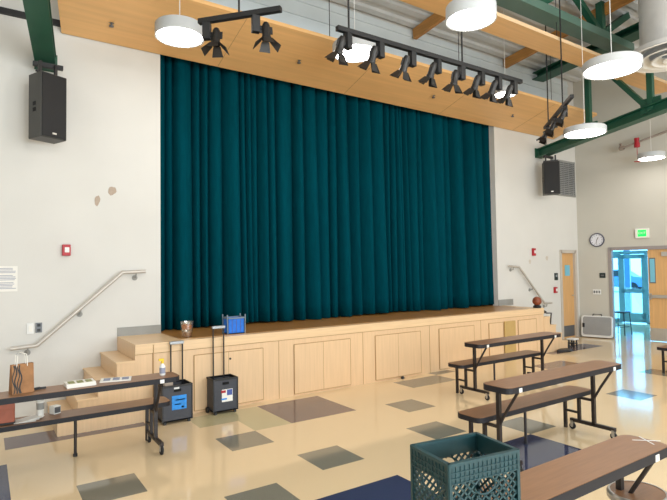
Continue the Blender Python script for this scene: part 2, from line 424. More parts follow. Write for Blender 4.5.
m.build('wood_face', M['cloud'], c1)
for (xx, yy) in ((1.35, 6.9), (4.0, 6.75), (6.9, 6.8), (9.2, 6.8)):   # sprinkler heads
    m = MB(); m.lathe([(0.0, -0.045), (0.03, -0.04), (0.03, -0.03), (0.012, -0.028), (0.012, 0), (0.035, 0)], (xx - 0.83, yy - 7.25, zc(yy) - 4.786), 12)
    m.build('sprinkler_head', M['greyplate'], c1)
for xx in (2.9, 5.2, 7.5, 9.8):
    MB().span((xx - 0.83, -0.0, zc(7.25) - 4.786 - 0.002), (xx - 0.83 + 0.004, 0.001, 0.001)) 
    q = MB(); a = Vector((xx - 0.83, 0.0, -0.001)); b = Vector((xx - 0.83, -1.05, 0.29 * 1.05 - 0.001)); q.bar(a, b, 0.006, 0.003); q.build('panel_joint', M['groove'], c1)
zc2 = 5.4
c2 = thing('acoustic_panel', 'narrower wood ceiling panel hung beneath the green girder', 'acoustic panel', (2.0, 5.0, zc2))
MB().span((-1.5, -0.20, 0), (12.0 - 2, 0.24, 0.05)).build('wood_face', M['cloud'], c2)
MB().span((-1.5, -0.206, -0.002), (12.0 - 2, -0.2, 0.055)).build('edge_highlight', M['maple_h'], c2)  # paler wood paints in the light caught by the panel edge
for xx in (3.4, 5.2, 7.0):
    MB().tube([(xx - 1, 0, 0.05), (xx - 1, 0, ceil_z(5.0) - zc2)], 0.006, 6).build('hanger_rod', M['black'], c2)
for xx in (1.6, 4.3, 7.1, 9.9):
    MB().tube([(xx - 0.83, -0.9, zc(6.35) - 4.786 + 0.05), (xx - 0.83, -0.9, ceil_z(6.35) - 4.786)], 0.006, 6).build('hanger_rod', M['black'], c1)

# wooden joists under the deck
for k, xx in enumerate((6.83, 9.52)):
    o = MB(); ya, yb = 3.6, 7.20
    o.bar((0, ya - 7.2, ceil_z(ya) - 0.13 - 6.2), (0, yb - 7.2, ceil_z(yb) - 0.13 - 6.2), 0.075, 0.2)
    j = o.build('wooden_joist', M['joist'], None, (xx, 7.2, 6.2))
    tag(j, ['orange wooden ceiling joist showing just left of the drum lamp at the top edge',
            'orange wooden ceiling joist showing above the right end of the long lighting track'][k], 'joist', 'wooden ceiling joists')

# ------------------------------------------------------------------ green steel trusses
dt = Vector((-0.153, -0.983, 0.095)).normalized()
def wide_flange(mb, a, b, wid, dep, tf=0.02):
    a, b = Vector(a), Vector(b); up = Vector((0, 0, 1))
    mb.bar(a, b, wid, tf); mb.bar(a + up * (dep - tf), b + up * (dep - tf), wid, tf); mb.bar(a + up * (dep - tf) / 2, b + up * (dep - tf) / 2, 0.03, dep)
    return mb
def truss(label, A, L):
    A = Vector(A); t = thing('roof_truss', label, 'truss', A)
    wide_flange(MB(), (0, 0, 0), dt * L, 0.22, 0.20).build('bottom_chord', M['green'], t)
    dh_ = Vector((dt.x, dt.y, 0)).normalized()
    wide_flange(MB(), dh_ * 0.0 + Vector((0, 0, 6.08 - A.z)), dh_ * L + Vector((0, 0, 6.28 - A.z)), 0.36, 0.16).build('top_chord', M['green'], t)
    def at(s, top):
        return dh_ * s + Vector((0, 0, (6.08 - A.z + 0.2 * s / L) if top else dt.z / math.hypot(dt.x, dt.y) * s + 0.1))
    for s in (1.33, 2.66, 4.0, 5.3, 6.6):
        if s < L:
            MB().bar(at(s, 0), at(s, 1), 0.10, 0.10).build('web_post', M['green'], t)
            if s > 2: MB().bar(at(s, 0), at(s - 1.25, 1), 0.09, 0.09).build('web_diagonal', M['green'], t)
            MB().box(at(s, 0) + Vector((0, 0, 0.1)), (0.04, 0.36, 0.28)).build('gusset_plate', M['green'], t)
    MB().box((0, 0.03, 0.1), (0.25, 0.02, 0.22)).build('end_plate', M['green'], t)
    m = MB(); m.bar((-0.16, -0.22, -0.03), (0.16, -0.22, -0.03), 0.05, 0.05); m.build('clamp_bar', M['black'], t)
    return t
truss('green steel roof truss meeting the stage wall above the right speaker', (10.76, 7.24, 4.27), 7.5)
truss('green steel roof truss meeting the stage wall above the left speaker', (0.66, 7.24, 4.27), 7.5)
g = thing('roof_girder', 'green steel girder running across beneath the ceiling at upper right', 'girder', (5.0, 5.02, 5.85))
MB().bar((-4.1, 0, 0.07), (5.35, 0, 0.07), 0.30, 0.14).build('bottom_chord', M['greenlit'], g)
for xx in (-0.2, 1.95, 3.9):
    MB().bar((xx + 0.55, 0, 0.2), (xx + 0.55, 0, 0.75), 0.12, 0.12).build('web_post', M['green'], g)
    MB().bar((xx + 0.62, 0, 0.2), (xx + 1.5, 0, 0.75), 0.12, 0.12).build('web_diagonal', M['green'], g)
    MB().bar((xx + 0.45, 0, 0.2), (xx - 0.45, 0, 0.75), 0.10, 0.10).build('web_diagonal', M['green'], g)

# duct drop with round diffuser
d = thing('air_duct', 'round grey duct drop with ringed ceiling diffuser at top right', 'duct', (8.95, 3.60, 5.0))
MB().lathe([(0.48, 0.06), (0.48, 1.74)], (0, 0, 0), 40).build('duct_pipe', M['duct'], d)
for r0, r1, zz in ((0.52, 0.70, 0.0), (0.36, 0.50, -0.03), (0.20, 0.34, -0.05), (0.0, 0.18, -0.06)):
    MB().lathe([(r0, zz + 0.09), (r1, zz), (r1 - 0.015, zz - 0.012), (r0, zz + 0.07), (r0, zz + 0.09)] if r0 else [(0, zz + 0.05), (r1, zz), (r1 - 0.01, zz - 0.01), (0, zz + 0.03)], (0, 0, 0), 40).build('diffuser_ring', M['white'], d)
MB().lathe([(0.66, 0.02), (0.66, 0.09), (0.47, 0.12)], (0, 0, 0), 40).build('diffuser_collar', M['duct'], d)

# ------------------------------------------------------------------ drum pendant lamps
def pendant(label, loc, D, h, cloff=(0.0, 0.0)):
    t = thing('pendant_lamp', label, 'lamp', loc, 0, 'drum pendant lamps'); R = D / 2
    MB().lathe([(R * 0.93, 0.01), (R, 0.0), (R, h), (R * 0.97, h + 0.012), (0, h + 0.014)], (0, 0, 0), 48).build('lamp_housing', M['housing'], t)
    MB().lathe([(0, 0.006), (R * 0.93, 0.006)], (0, 0, 0), 48).build('diffuser', M['lamp'], t)
    top = ceil_z(loc[1]) - loc[2]
    m = MB()
    m.lathe([(0, h + 0.012), (0.05, h + 0.012), (0.05, h + 0.03), (0, h + 0.035)], (0, 0, 0), 14)
    m.tube([(0, 0, h + 0.02), (cloff[0], cloff[1], top)], 0.005, 6); m.build('suspension_cable', M['white'], t)
    return t
pendant('round white drum lamp hung over the upper left of the curtain', (1.929, 6.0, 4.5), 0.56, 0.135)
pendant('white drum lamp at the top edge, in front of the narrow wood panel', (4.179, 3.562, 4.3), 0.51, 0.14)
pendant('largest white drum lamp, hung just left of the round air diffuser', (6.832, 3.503, 4.3), 0.71, 0.105)
pendant('white drum lamp hung in front of the right green truss, above the right speaker', (8.22, 4.69, 3.91), 0.65, 0.09)
pendant('small far drum lamp at right, beside the red valve', (11.99, 5.37, 4.03), 0.53, 0.11)
pendant('drum lamp shining behind the left end of the long lighting track', (4.242, 5.65, 4.7), 0.62, 0.12)
pendant('small drum lamp glowing behind the right end of the long lighting track', (7.913, 5.99, 4.88), 0.40, 0.10)

# ------------------------------------------------------------------ stage light tracks
def track(label, A, B, rods):
    A, B = Vector(A), Vector(B); t = thing('lighting_track', label, 'lighting track', (A + B) / 2)
    o = (A + B) / 2
    MB().bar(A - o, B - o, 0.055, 0.05).build('track_bar', M['black'], t)
    for f in rods:
        p = A.lerp(B, f) - o
        MB().tube([p, (p.x, p.y, ceil_z(o.y + p.y) - o.z)], 0.011, 8).build('hanger_rod', M['black'], t)
    return A, B
def spot_proto(label, loc, aim, lean):
    t = thing('stage_spotlight', label, 'spotlight', loc, aim, 'black track spotlights')
    MB().span((-0.04, -0.035, -0.17), (0.04, 0.035, -0.002)).build('driver_box', M['black'], t, bevel=0.005)
    # can: built along -z, then leant towards the stage (+y)
    Rl = Matrix.Rotation(lean, 3, 'X'); piv = Vector((-0.10, 0.02, -0.15))
    def pl(mb): mb.v = [Rl @ v + piv for v in mb.v]; return mb
    pl(MB().lathe([(0, 0.09), (0.025, 0.088), (0.038, 0.06), (0.042, 0.02), (0.042, -0.06), (0.048, -0.07), (0.048, -0.095), (0.042, -0.095), (0.04, -0.07), (0, -0.07)], (0, 0, 0), 20)).build('lamp_can', M['can'], t)
    m = MB(); m.bar((0.05, 0, -0.03), (0.05, 0, 0.05), 0.03, 0.008); m.bar((-0.05, 0, -0.03), (-0.05, 0, 0.05), 0.03, 0.008); pl(m)
    m.tube([(-0.03, 0, -0.10), piv + Vector((0.05, 0, 0.0))], 0.012, 8); m.build('yoke', M['black'], t)
    for k in range(4):
        a = k * PI / 2
        m = MB(); ww = 0.044 if k % 2 else 0.038
        sp_ = 0.08 if k % 2 else 0.05
        m.add([(-ww, 0, 0), (ww, 0, 0), (ww * 1.5, sp_, -0.085), (-ww * 1.5, sp_, -0.085), (-ww, 0.004, 0.001), (ww, 0.004, 0.001), (ww * 1.5, sp_ + 0.004, -0.084), (-ww * 1.5, sp_ + 0.004, -0.084)],
              [(0, 1, 2, 3), (7, 6, 5, 4), (0, 4, 5, 1), (1, 5, 6, 2), (2, 6, 7, 3), (3, 7, 4, 0)])
        m.v = [RZ(a) @ (v + Vector((0, 0.044, -0.092))) for v in m.v]
        pl(m).build('barn_door', M['can'], t)
    return t
ZT = 4.3
A, B = track('long black lighting track parallel to the curtain carrying eight spotlights', (3.105, 4.445, ZT), (6.173, 4.411, ZT), (0.62, 0.05))
ords = ['first', 'second', 'third', 'fourth', 'fifth', 'sixth', 'seventh', 'eighth']
import itertools
proto = None
for k, (f, aim, ln) in enumerate(((0.045, 0.3, 0.35), (0.19, 0.2, 0.4), (0.345, 0.1, 0.45), (0.48, 0.25, 0.4), (0.615, 0.0, 0.3), (0.735, 0.2, 0.4), (0.845, 0.15, 0.45), (0.95, 0.1, 0.45))):
    p = A.lerp(B, f) - Vector((0, 0, 0.025))
    lab = 'black spotlight with flaps, %s from the left on the long track' % ords[k]
    proto2 = spot_proto(lab, p, aim, ln) if True else None
A, B = track('short black lighting track at left, slanting over the drum lamp beside it', (1.836, 5.094, ZT), (2.415, 4.407, ZT), (0.5,))
spot_proto('black spotlight at the lower end of the short left track, beside the drum lamp', A.lerp(B, 0.10) - Vector((0, 0, 0.025)), 2.5, 0.2)
spot_proto('black spotlight near the raised right end of the short left track', A.lerp(B, 0.70) - Vector((0, 0, 0.025)), 2.9, 0.15)
A, B = track('short black lighting track at right, slanting in front of the wood panel tip', (8.628, 5.681, ZT), (7.346, 4.372, ZT), (0.15, 0.7))
for f, lb in ((0.12, 'lowest black spotlight on the short right track'), (0.42, 'middle black spotlight on the short right track'), (0.78, 'topmost black spotlight on the short right track')):
    spot_proto(lb, A.lerp(B, f) - Vector((0, 0, 0.025)), 0.5, 0.5)

# ------------------------------------------------------------------ loudspeakers
def speaker(label, loc, rz, w_, d_, h_):
    t = thing('loudspeaker', label, 'loudspeaker', loc, rz, 'wall loudspeakers')
    MB().span((-w_ / 2, -d_ / 2, -h_), (w_ / 2, d_ / 2, 0)).build('cabinet', M['speakerside'], t, bevel=0.008)
    MB().span((-w_ / 2 + 0.012, -d_ / 2 - 0.014, -h_ + 0.012), (w_ / 2 - 0.012, -d_ / 2, -0.012)).build('front_grille', M['grille'], t, bevel=0.005)
    MB().span((-0.025, -d_ / 2 - 0.017, -h_ + 0.045), (0.025, -d_ / 2 - 0.013, -h_ + 0.065)).build('badge', M['steel'], t)
    for zz in (-0.36, -0.43):
        MB().span((-w_ / 2 - 0.004, -0.03, zz - 0.022), (-w_ / 2 + 0.002, 0.03, zz + 0.022)).build('side_socket', M['void'], t)
    m = MB()
    for xx in (-w_ * 0.3, w_ * 0.3): m.bar((xx, 0, 0), (xx, 0, 0.16), 0.03, 0.03)
    m.bar((-w_ * 0.45, 0, 0.03), (w_ * 0.45, 0, 0.03), 0.03, 0.02); m.build('hanging_bracket', M['black'], t)
    return t
speaker('black loudspeaker hung from the left green truss', (0.65, 6.93, 4.08), 0.42, 0.31, 0.26, 0.76)
speaker('black loudspeaker hung from the right green truss', (10.70, 6.93, 4.10), -0.85, 0.34, 0.26, 0.74)

# ------------------------------------------------------------------ fittings on the stage wall
yw = YW - 0.001
t = thing('wall_vent', 'large grey louvred vent grille on the wall behind the right speaker', 'vent', (11.75, yw, 3.87))
MB().span((-0.48, -0.02, -0.41), (0.46, 0, 0.42)).build('vent_back', M['greyplate'], t)
m = MB()
for a, b in (((-0.5, -0.43), (0.48, -0.40)), ((-0.5, 0.41), (0.48, 0.44)), ((-0.5, -0.43), (-0.47, 0.44)), ((0.45, -0.43), (0.48, 0.44))): m.span((a[0], -0.03, a[1]), (b[0], 0, b[1]))
m.build('vent_frame', M['base'], t)
m = MB()
for k in range(18): m.box((-0.01, -0.024, -0.38 + k * 0.046), (0.9, 0.012, 0.016), RX(0.5))
for k in range(5): m.box((-0.4 + k * 0.195, -0.03, 0), (0.012, 0.01, 0.8))
m.build('louvres', M['foldgrey'], t)

def alarm(label, loc, h, strobe=True):
    t = thing('fire_alarm', label, 'fire alarm', loc)
    MB().span((-0.047, -0.05, -h / 2), (0.047, 0, h / 2)).build('alarm_body', M['red'], t, bevel=0.006)
    MB().span((-0.022, -0.058, -0.03), (0.03, -0.048, 0.035)).build('strobe_lens' if strobe else 'pull_lever', M['white'], t, bevel=0.004)
    return t
alarm('red fire alarm strobe on the wall above the left handrail', (0.895, yw, 2.035), 0.14)
alarm('red fire alarm strobe on the wall above the right handrail', (10.47, yw, 2.07), 0.17)
alarm('red fire pull station beneath the dark sign, left of the narrow door', (11.27, yw, 1.175), 0.14, False)
def plate(name, label, cat, loc, w_, h_, m_, detail=None, rotz=0, dm='greyplate', dn='rocker_switch'):
    t = thing(name, label, cat, loc, rotz)
    MB().span((-w_ / 2, -0.012, -h_ / 2), (w_ / 2, 0, h_ / 2)).build('cover_plate', M[m_], t, bevel=0.002)
    for (cx, cz, ww, hh) in detail or (): MB().span((cx - ww / 2, -0.018, cz - hh / 2), (cx + ww / 2, -0.011, cz + hh / 2)).build(dn, M[dm], t)
    return t
plate('light_switch', 'white light switch plate under the left handrail', 'light switch', (0.51, yw, 1.085), 0.072, 0.125, 'white', [(0, 0, 0.035, 0.07)], 0, 'paper')
plate('wall_outlet', 'dark grey outlet plate right of the white switch under the left handrail', 'outlet', (0.60, yw, 1.09), 0.07, 0.12, 'greyplate', [(0, 0.03, 0.035, 0.035), (0, -0.03, 0.035, 0.035)], 0, 'black', 'socket')
plate('room_sign', 'small dark room sign left of the narrow wooden door', 'sign', (11.34, yw, 1.49), 0.13, 0.17, 'signdark', [(0, 0.02, 0.06, 0.05)], 0, 'foldgrey', 'pictogram')
# paper notice
t = thing('paper_notice', 'white printed paper notice taped to the wall at the left edge', 'notice', (0.27, yw, 1.69))
MB().span((-0.12, -0.004, -0.15), (0.105, 0, 0.15)).build('sheet', M['paper'], t)
m = MB()
for k in range(15):
    if k in (4, 9): continue
    m.span((-0.10, -0.0055, 0.12 - k * 0.017), (random.uniform(0.05, 0.09), -0.004, 0.127 - k * 0.017))
m.build('printed_lines', M['ink'], t)
for lab, x_, z_, wx, wz, rr in (('tan paint patch on the wall, the upper right of the pair near the left speaker', 1.435, 2.82, 0.10, 0.12, 0.5),
                                ('tan paint patch on the wall, the lower left of the pair near the left speaker', 1.255, 2.68, 0.065, 0.14, 0.15)):
    m = MB(); poly = [(math.cos(a) * wx / 2 * (1 + 0.15 * math.sin(3 * a)), math.sin(a) * wz / 2 * (1 + 0.1 * math.cos(5 * a))) for a in [2 * PI * k / 14 for k in range(14)]]
    m.prism(poly, 0, 0.003); m.v = [RY(rr) @ Vector((v.x, -v.z, v.y)) for v in m.v]
    tag(m.build('paint_patch', M['patch'], None, (x_, yw, z_)), lab, 'paint patch')
for lab, x_, z_, wx, wz in (('pale scuff patch on the wall left of the dark sign', 11.0, 1.93, 0.09, 0.11), ('pale scuff patch on the wall just above the right handrail bend', 10.35, 1.85, 0.08, 0.10)):
    m = MB(); poly = [(math.cos(a) * wx / 2 * (1 + 0.15 * math.sin(3 * a)), math.sin(a) * wz / 2) for a in [2 * PI * k / 12 for k in range(12)]]
    m.prism(poly, 0, 0.003); m.v = [Vector((v.x, -v.z, v.y)) for v in m.v]
    tag(m.build('paint_patch', M['scuff'], None, (x_, yw, z_)), lab, 'paint patch')

def handrail(label, pts, br, wallside):
    o = Vector(pts[0]); t = thing('handrail', label, 'handrail', o)
    MB().tube([Vector(p) - o for p in pts], 0.024, 12).build('rail', M['railm'], t)
    for p in br:
        p = Vector(p) - o
        m = MB(); m.tube([p + Vector((0, 0, -0.015)), p + Vector((0, 0.01, -0.07)), (p.x, yw - o.y, p.z - 0.08)], 0.009, 8)
        m.lathe([(0, 0), (0.035, 0), (0.035, -0.008), (0, -0.008)], (p.x, yw - o.y, p.z - 0.08), 14, RX(-PI / 2)); m.build('bracket', M['base'], t)
yr = YW - 0.09
handrail('grey metal handrail rising along the wall beside the left stage steps', [(0.305, yr, 0.87), (0.575, yr, 0.885), (1.55, yr, 1.745), (1.84, yr, 1.755)], [(0.48, yr, 0.88), (1.05, yr, 1.305), (1.72, yr, 1.75)], 1)
handrail('pale metal handrail sloping down the wall beside the right stage steps', [(9.50, yr, 1.76), (9.83, yr, 1.735), (10.72, yr, 0.90), (11.0, yr, 0.885)], [(9.64, yr, 1.75), (10.3, yr, 1.29), (10.82, yr, 0.89)], 1)

# narrow wooden door in the stage wall
dm_ = MB().span((DL + 0.03, YW + 0.045, 0.0), (DR - 0.03, YW + 0.09, DT - 0.03))
d1 = struct('door_1', dm_, M['dimwood'])
MB().span((DL + 0.05, YW + 0.037, 0.03), (DR - 0.05, YW + 0.045, 0.29)).build('kick_plate', M['greyplate'], d1)
MB().span((DL + 0.22, YW + 0.033, 1.50), (DL + 0.42, YW + 0.044, 1.76)).build('notice', M['skyblue'], d1)
m = MB(); m.tube([(DR - 0.1, YW + 0.045, 1.02), (DR - 0.1, YW - 0.015, 1.02), (DR - 0.2, YW - 0.015, 1.02)], 0.011, 8); m.build('door_handle', M['steel'], d1)
m = MB().span((DL - 0.05, YW - 0.015, 0), (DL + 0.03, YW + 0.13, DT + 0.05)).span((DR - 0.03, YW - 0.015, 0), (DR + 0.05, YW + 0.13, DT + 0.05)).span((DL, YW - 0.015, DT - 0.03), (DR, YW + 0.13, DT + 0.05))
struct('trim_3', m, M['doorframe'])
struct('wall_door_recess', MB().span((DL - 0.1, YW + TW, 0), (DR + 0.1, YW + TW + 0.03, DT + 0.1)), M['void'])

# ------------------------------------------------------------------ right wall fittings (local frame: x along wall, y outward, z up)
def wr(mb):
    mb.v = [W0 + wd * v.x + wn * v.y + Vector((0, 0, v.z)) for v in mb.v]; return mb
def wr_off(mb, o):
    mb.v = [wd * v.x + wn * v.y + Vector((0, 0, v.z)) for v in mb.v]; return mb
# clock
o = WR(0.447, -0.002, 2.36); t = thing('wall_clock', 'round wall clock with dark rim on the right wall', 'clock', o)
Rc = RX(PI / 2)
wr_off(MB().lathe([(0, 0.02), (0.145, 0.02), (0.15, 0.0)], (0, 0, 0), 32, Rc), o).build('clock_face', M['clockface'], t)
wr_off(MB().lathe([(0.142, 0.02), (0.146, 0.035), (0.165, 0.03), (0.17, 0.0)], (0, 0, 0), 32, Rc), o).build('clock_rim', mat('clock_rim_grey', rgb(80, 80, 96), 0.4), t)
m = MB()
m.bar((0, -0.024, 0), (0.035, -0.024, 0.065), 0.012, 0.004, (0, 1, 0)); m.bar((0, -0.026, 0), (-0.02, -0.026, -0.10), 0.009, 0.004, (0, 1, 0))
wr_off(m, o).build('clock_hands', M['black'], t)
m = MB()
for k in range(12):
    a = k * PI / 6; m.box((0.115 * math.sin(a), -0.022, 0.115 * math.cos(a)), (0.012, 0.003, 0.02))
wr_off(m, o).build('hour_marks', M['greyplate'], t)
# exit sign
o = WR(1.42, -0.002, 2.47); t = thing('exit_sign', 'lit green exit sign above the double doors', 'sign', o)
wr_off(MB().span((-0.14, -0.05, -0.11), (0.14, 0, 0.11)), o).build('sign_body', M['paper'], t, bevel=0.004)
wr_off(MB().span((-0.085, -0.053, -0.075), (0.085, -0.049, 0.075)), o).build('lit_panel', M['exitgreen'], t)
zrot = math.atan2(wd.y, wd.x)
text_mesh('exit_letters', 'EXIT', 0.075, M['white'], t, wn * -0.056, (PI / 2, 0, zrot), 0.001)
# dark sign and switch plate
for nm, lab, cat, s_, z_, w_, h_, mm, det in (('room_sign', 'small dark sign under the clock on the right wall', 'sign', 0.545, 1.50, 0.13, 0.12, 'signdark', [(0, 0, 0.07, 0.04)]),
                                              ('light_switch', 'wide three-gang switch plate low under the clock, left of the doorway', 'light switch', 0.41, 1.10, 0.18, 0.12, 'white', [(-0.055, 0, 0.03, 0.06), (0, 0, 0.03, 0.06), (0.055, 0, 0.03, 0.06)])):
    o = WR(s_, -0.002, z_); t = thing(nm, lab, cat, o)
    wr_off(MB().span((-w_ / 2, -0.012, -h_ / 2), (w_ / 2, 0, h_ / 2)), o).build('cover_plate', M[mm], t)
    for cx, cz, ww, hh in det: wr_off(MB().span((cx - ww / 2, -0.018, cz - hh / 2), (cx + ww / 2, -0.011, cz + hh / 2)), o).build('pictogram' if nm == 'room_sign' else 'rocker_switch', M['greyplate'], t)
# double door: right leaf closed, left leaf swung outward
lf = wr(MB().span((1.50, 0.03, 0.01), (2.23, 0.075, dh - 0.03)))
d2 = struct('door_2', lf, M['dimwood'])
wr(MB().span((1.525, 0.022, 1.32), (1.65, 0.03, 1.90))).build('lite_frame', M['greyplate'], d2)
wr(MB().span((1.54, 0.018, 1.345), (1.635, 0.024, 1.875))).build('lite_pane', M['skyblue'], d2)
m = MB().span((1.52, -0.03, 0.985), (2.20, 0.0, 1.055)).span((1.51, -0.03, 0.95), (1.56, 0.03, 1.09)).span((2.16, -0.03, 0.96), (2.2, 0.03, 1.08))
wr(m).build('panic_bar', M['steel'], d2)
wr(MB().span((1.51, 0.02, 0.02), (2.22, 0.03, 0.30))).build('kick_plate', M['steel'], d2)
wr(MB().span((1.78, -0.03, 1.93), (2.1, 0.03, 2.03))).build('door_closer', M['steel'], d2)
m = MB().span((s0 - 0.05, -0.015, 0), (s0 + 0.025, 0.14, dh + 0.05)).span((s1 - 0.03, -0.015, 0), (s1 + 0.05, 0.14, dh + 0.05)).span((s0, -0.015, dh - 0.03), (s1, 0.14, dh + 0.05))
struct('trim_4', wr(m), mat('door_frame_dark', rgb(150, 142, 140), 0.5))
# vestibule
struct('floor_vestibule', wr(MB().span((-1.4, 0.13, -0.1), (3.2, 3.9, -0.001))), M['f_tan'])
struct('wall_vestibule', wr(MB().span((-1.5, 0.13, 0), (-1.4, 3.85, 2.8)).span((3.2, 0.13, 0), (3.3, 3.85, 2.8)).span((-1.5, 0.13, 2.6), (3.3, 3.85, 2.7))), M['wall'])
n0 = 3.9
vf = MB()
def fr(a0, a1, z0_, z1_, n_=n0, d__=0.06): vf.span((a0, n_, z0_), (a1, n_ + d__, z1_))
fr(-1.4, 3.2, 2.06, 2.16); fr(-1.4, 3.2, 2.5, 2.6); fr(-1.4, -1.3, 0, 2.06)
fr(-1.4, -0.04, 0, 0.12); fr(-0.05, 0.02, 0, 2.06); fr(0.66, 0.74, 0, 2.06); fr(1.5, 1.58, 0, 2.06); fr(-1.4, -0.04, 1.95, 2.06); fr(0.74, 3.2, 0, 0.1)
vs_ = struct('window_1', wr(vf), M['alu'])
wr(MB().span((-1.3, n0 + 0.025, 0.12), (-0.05, n0 + 0.03, 1.95)).span((0.74, n0 + 0.025, 0.1), (3.2, n0 + 0.03, 2.06)).span((-1.4, n0 + 0.025, 2.16), (3.2, n0 + 0.03, 2.5))).build('window_pane', M['pane'], vs_)  # glazing at right and above added to let more daylight in
gd = MB()
for a in (((0.02, 0.03), (0.11, 2.05)), ((0.57, 0.03), (0.66, 2.05)), ((0.02, 1.93), (0.66, 2.05)), ((0.02, 0.03), (0.66, 0.30)), ((0.02, 0.90), (0.66, 1.02))): gd.span((a[0][0], n0 + 0.0, a[0][1]), (a[1][0], n0 + 0.05, a[1][1]))
d3 = struct('door_3', wr(gd), M['alu'])
wr(MB().span((0.11, n0 + 0.02, 1.02), (0.57, n0 + 0.026, 1.93)).span((0.11, n0 + 0.02, 0.30), (0.57, n0 + 0.026, 0.90))).build('door_pane', M['pane'], d3)
# outdoors
struct('ground_outdoors', wr(MB().span((-25, 3.96, -0.12), (25, 40, -0.02))), M['concrete'])
tag(wr_off(MB().span((-0.09, -0.09, 0), (0.09, 0.09, 3.0)), 0).build('porch_post', M['carpaint'], None, WR(-0.50, 7.0, -0.02)), 'blue porch post outside, seen through the glass door', 'post')
o = WR(-5.2, 24.0, -0.02); t = thing('parked_car', 'blue grey car parked outside beyond the glass door', 'car', o)
prof = [(-2.1, 0.35), (-2.1, 0.75), (-1.7, 0.92), (-1.0, 0.98), (-0.45, 1.42), (0.75, 1.45), (1.35, 1.02), (1.95, 0.95), (2.1, 0.7), (2.1, 0.35)]
m = MB(); k = len(prof)
m.add([(x_, -0.85, z_) for x_, z_ in prof] + [(x_, 0.85, z_) for x_, z_ in prof], [tuple(range(k)), tuple(reversed(range(k, 2 * k)))] + [(i, (i + 1) % k, k + (i + 1) % k, k + i) for i in range(k)])
wr_off(m, o).build('car_body', M['carpaint'], t, bevel=0.05)
wp = [(-0.85, 1.0), (-0.42, 1.36), (0.70, 1.38), (1.15, 1.02)]
m = MB(); m.add([(x_, -0.862, z_) for x_, z_ in wp] + [(x_, -0.84, z_) for x_, z_ in wp], [(0, 1, 2, 3), (7, 6, 5, 4), (0, 4, 5, 1), (1, 5, 6, 2), (2, 6, 7, 3), (3, 7, 4, 0)])
wr_off(m, o).build('side_window', M['black'], t)
for x_ in (-1.35, 1.3):
    for y_ in (-0.8, 0.8):
        wr_off(MB().lathe([(0, -0.1), (0.2, -0.1), (0.32, -0.09), (0.33, 0), (0.32, 0.09), (0.2, 0.1), (0, 0.1)], (x_, y_, 0.33), 24, RX(PI / 2)), o).build('wheel', M['rubber'], t)
# metal stool in the vestibule
o = WR(0.70, 0.9, 0); t = thing('metal_stool', 'tall metal framed stool standing in the open doorway', 'stool', o)
MB().span((-0.16, -0.16, 0.545), (0.16, 0.16, 0.575)).build('seat', M['frame'], t, bevel=0.006)
for a in (-1, 1):
    for b in (-1, 1): MB().tube([(a * 0.14, b * 0.14, 0.545), (a * 0.17, b * 0.17, 0)], 0.011, 8).build('leg', M['frame'], t)
m = MB()
for a in (-1, 1): m.tube([(a * 0.16, -0.16, 0.2), (a * 0.16, 0.16, 0.2)], 0.008, 6); m.tube([(-0.16, a * 0.16, 0.2), (0.16, a * 0.16, 0.2)], 0.008, 6)
m.build('stretcher', M['frame'], t)

# folded grey case leaning on the right wall
o = WR(0.41, -0.10, 0.0); t = thing('folded_table', 'folded grey plastic table with carry handle leaning at the right wall', 'folded table', o)
tilt = Matrix.Rotation(-0.10, 4, 'X')
def case(mb):
    mb.v = [tilt.to_3x3() @ v for v in mb.v]; return wr_off(mb, o)
m = MB().prism(rounded(0.345, 0.255, 0.06), 0, 0.09); m.v = [Vector((v.x, -v.z + 0.03, v.y + 0.27)) for v in m.v]
case(m).build('tabletop_half', M['white'], t, bevel=0.006)
m = MB().prism(rounded(0.315, 0.215, 0.05), 0, 0.01); m.v = [Vector((v.x + 0.01, -v.z - 0.058, v.y + 0.285)) for v in m.v]
case(m).build('grey_panel', M['foldgrey'], t)
case(MB().tube([(-0.10, 0, 0.525), (-0.09, 0, 0.565), (0.09, 0, 0.565), (0.10, 0, 0.525)], 0.012, 8)).build('carry_handle', M['black'], t)
case(MB().span((-0.31, -0.09, 0.24), (-0.265, -0.06, 0.34))).build('latch', M['black'], t)

# red valve and pipe near the right wall
pa, pb = Vector(WR(1.12, -0.3, 4.45)), Vector(WR(2.6, -0.3, 4.82))
t = thing('sprinkler_pipe', 'grey brown sprinkler pipe running up along the right wall', 'pipe', pa)
MB().tube([(-0.05, 0.0, 0.10), (0, 0, 0), pb - pa, (pb - pa) * 2.5], 0.032, 10).build('pipe', M['pipe'], t)
MB().lathe([(0.045, -0.05), (0.055, -0.03), (0.055, 0.03), (0.045, 0.05)], (0, 0, 0), 14, RX(PI / 2)).build('elbow', M['pipe'], t)
q = pa.lerp(pb, 0.21)
t = thing('pipe_valve', 'red valve with a thin red line hanging from the pipe at right', 'valve', q)
MB().lathe([(0, -0.11), (0.06, -0.11), (0.06, -0.03), (0.05, 0.03), (0.055, 0.10), (0, 0.10)], (0, 0, 0), 16).build('valve_body', M['red'], t)
MB().tube([(0, 0, -0.1), (0, 0, -0.44)], 0.008, 6).build('pull_cord', M['red'], t)
MB().tube([(-0.06, 0.04, -0.44), (0.06, -0.04, -0.44)], 0.012, 6).build('pull_handle', M['red'], t)

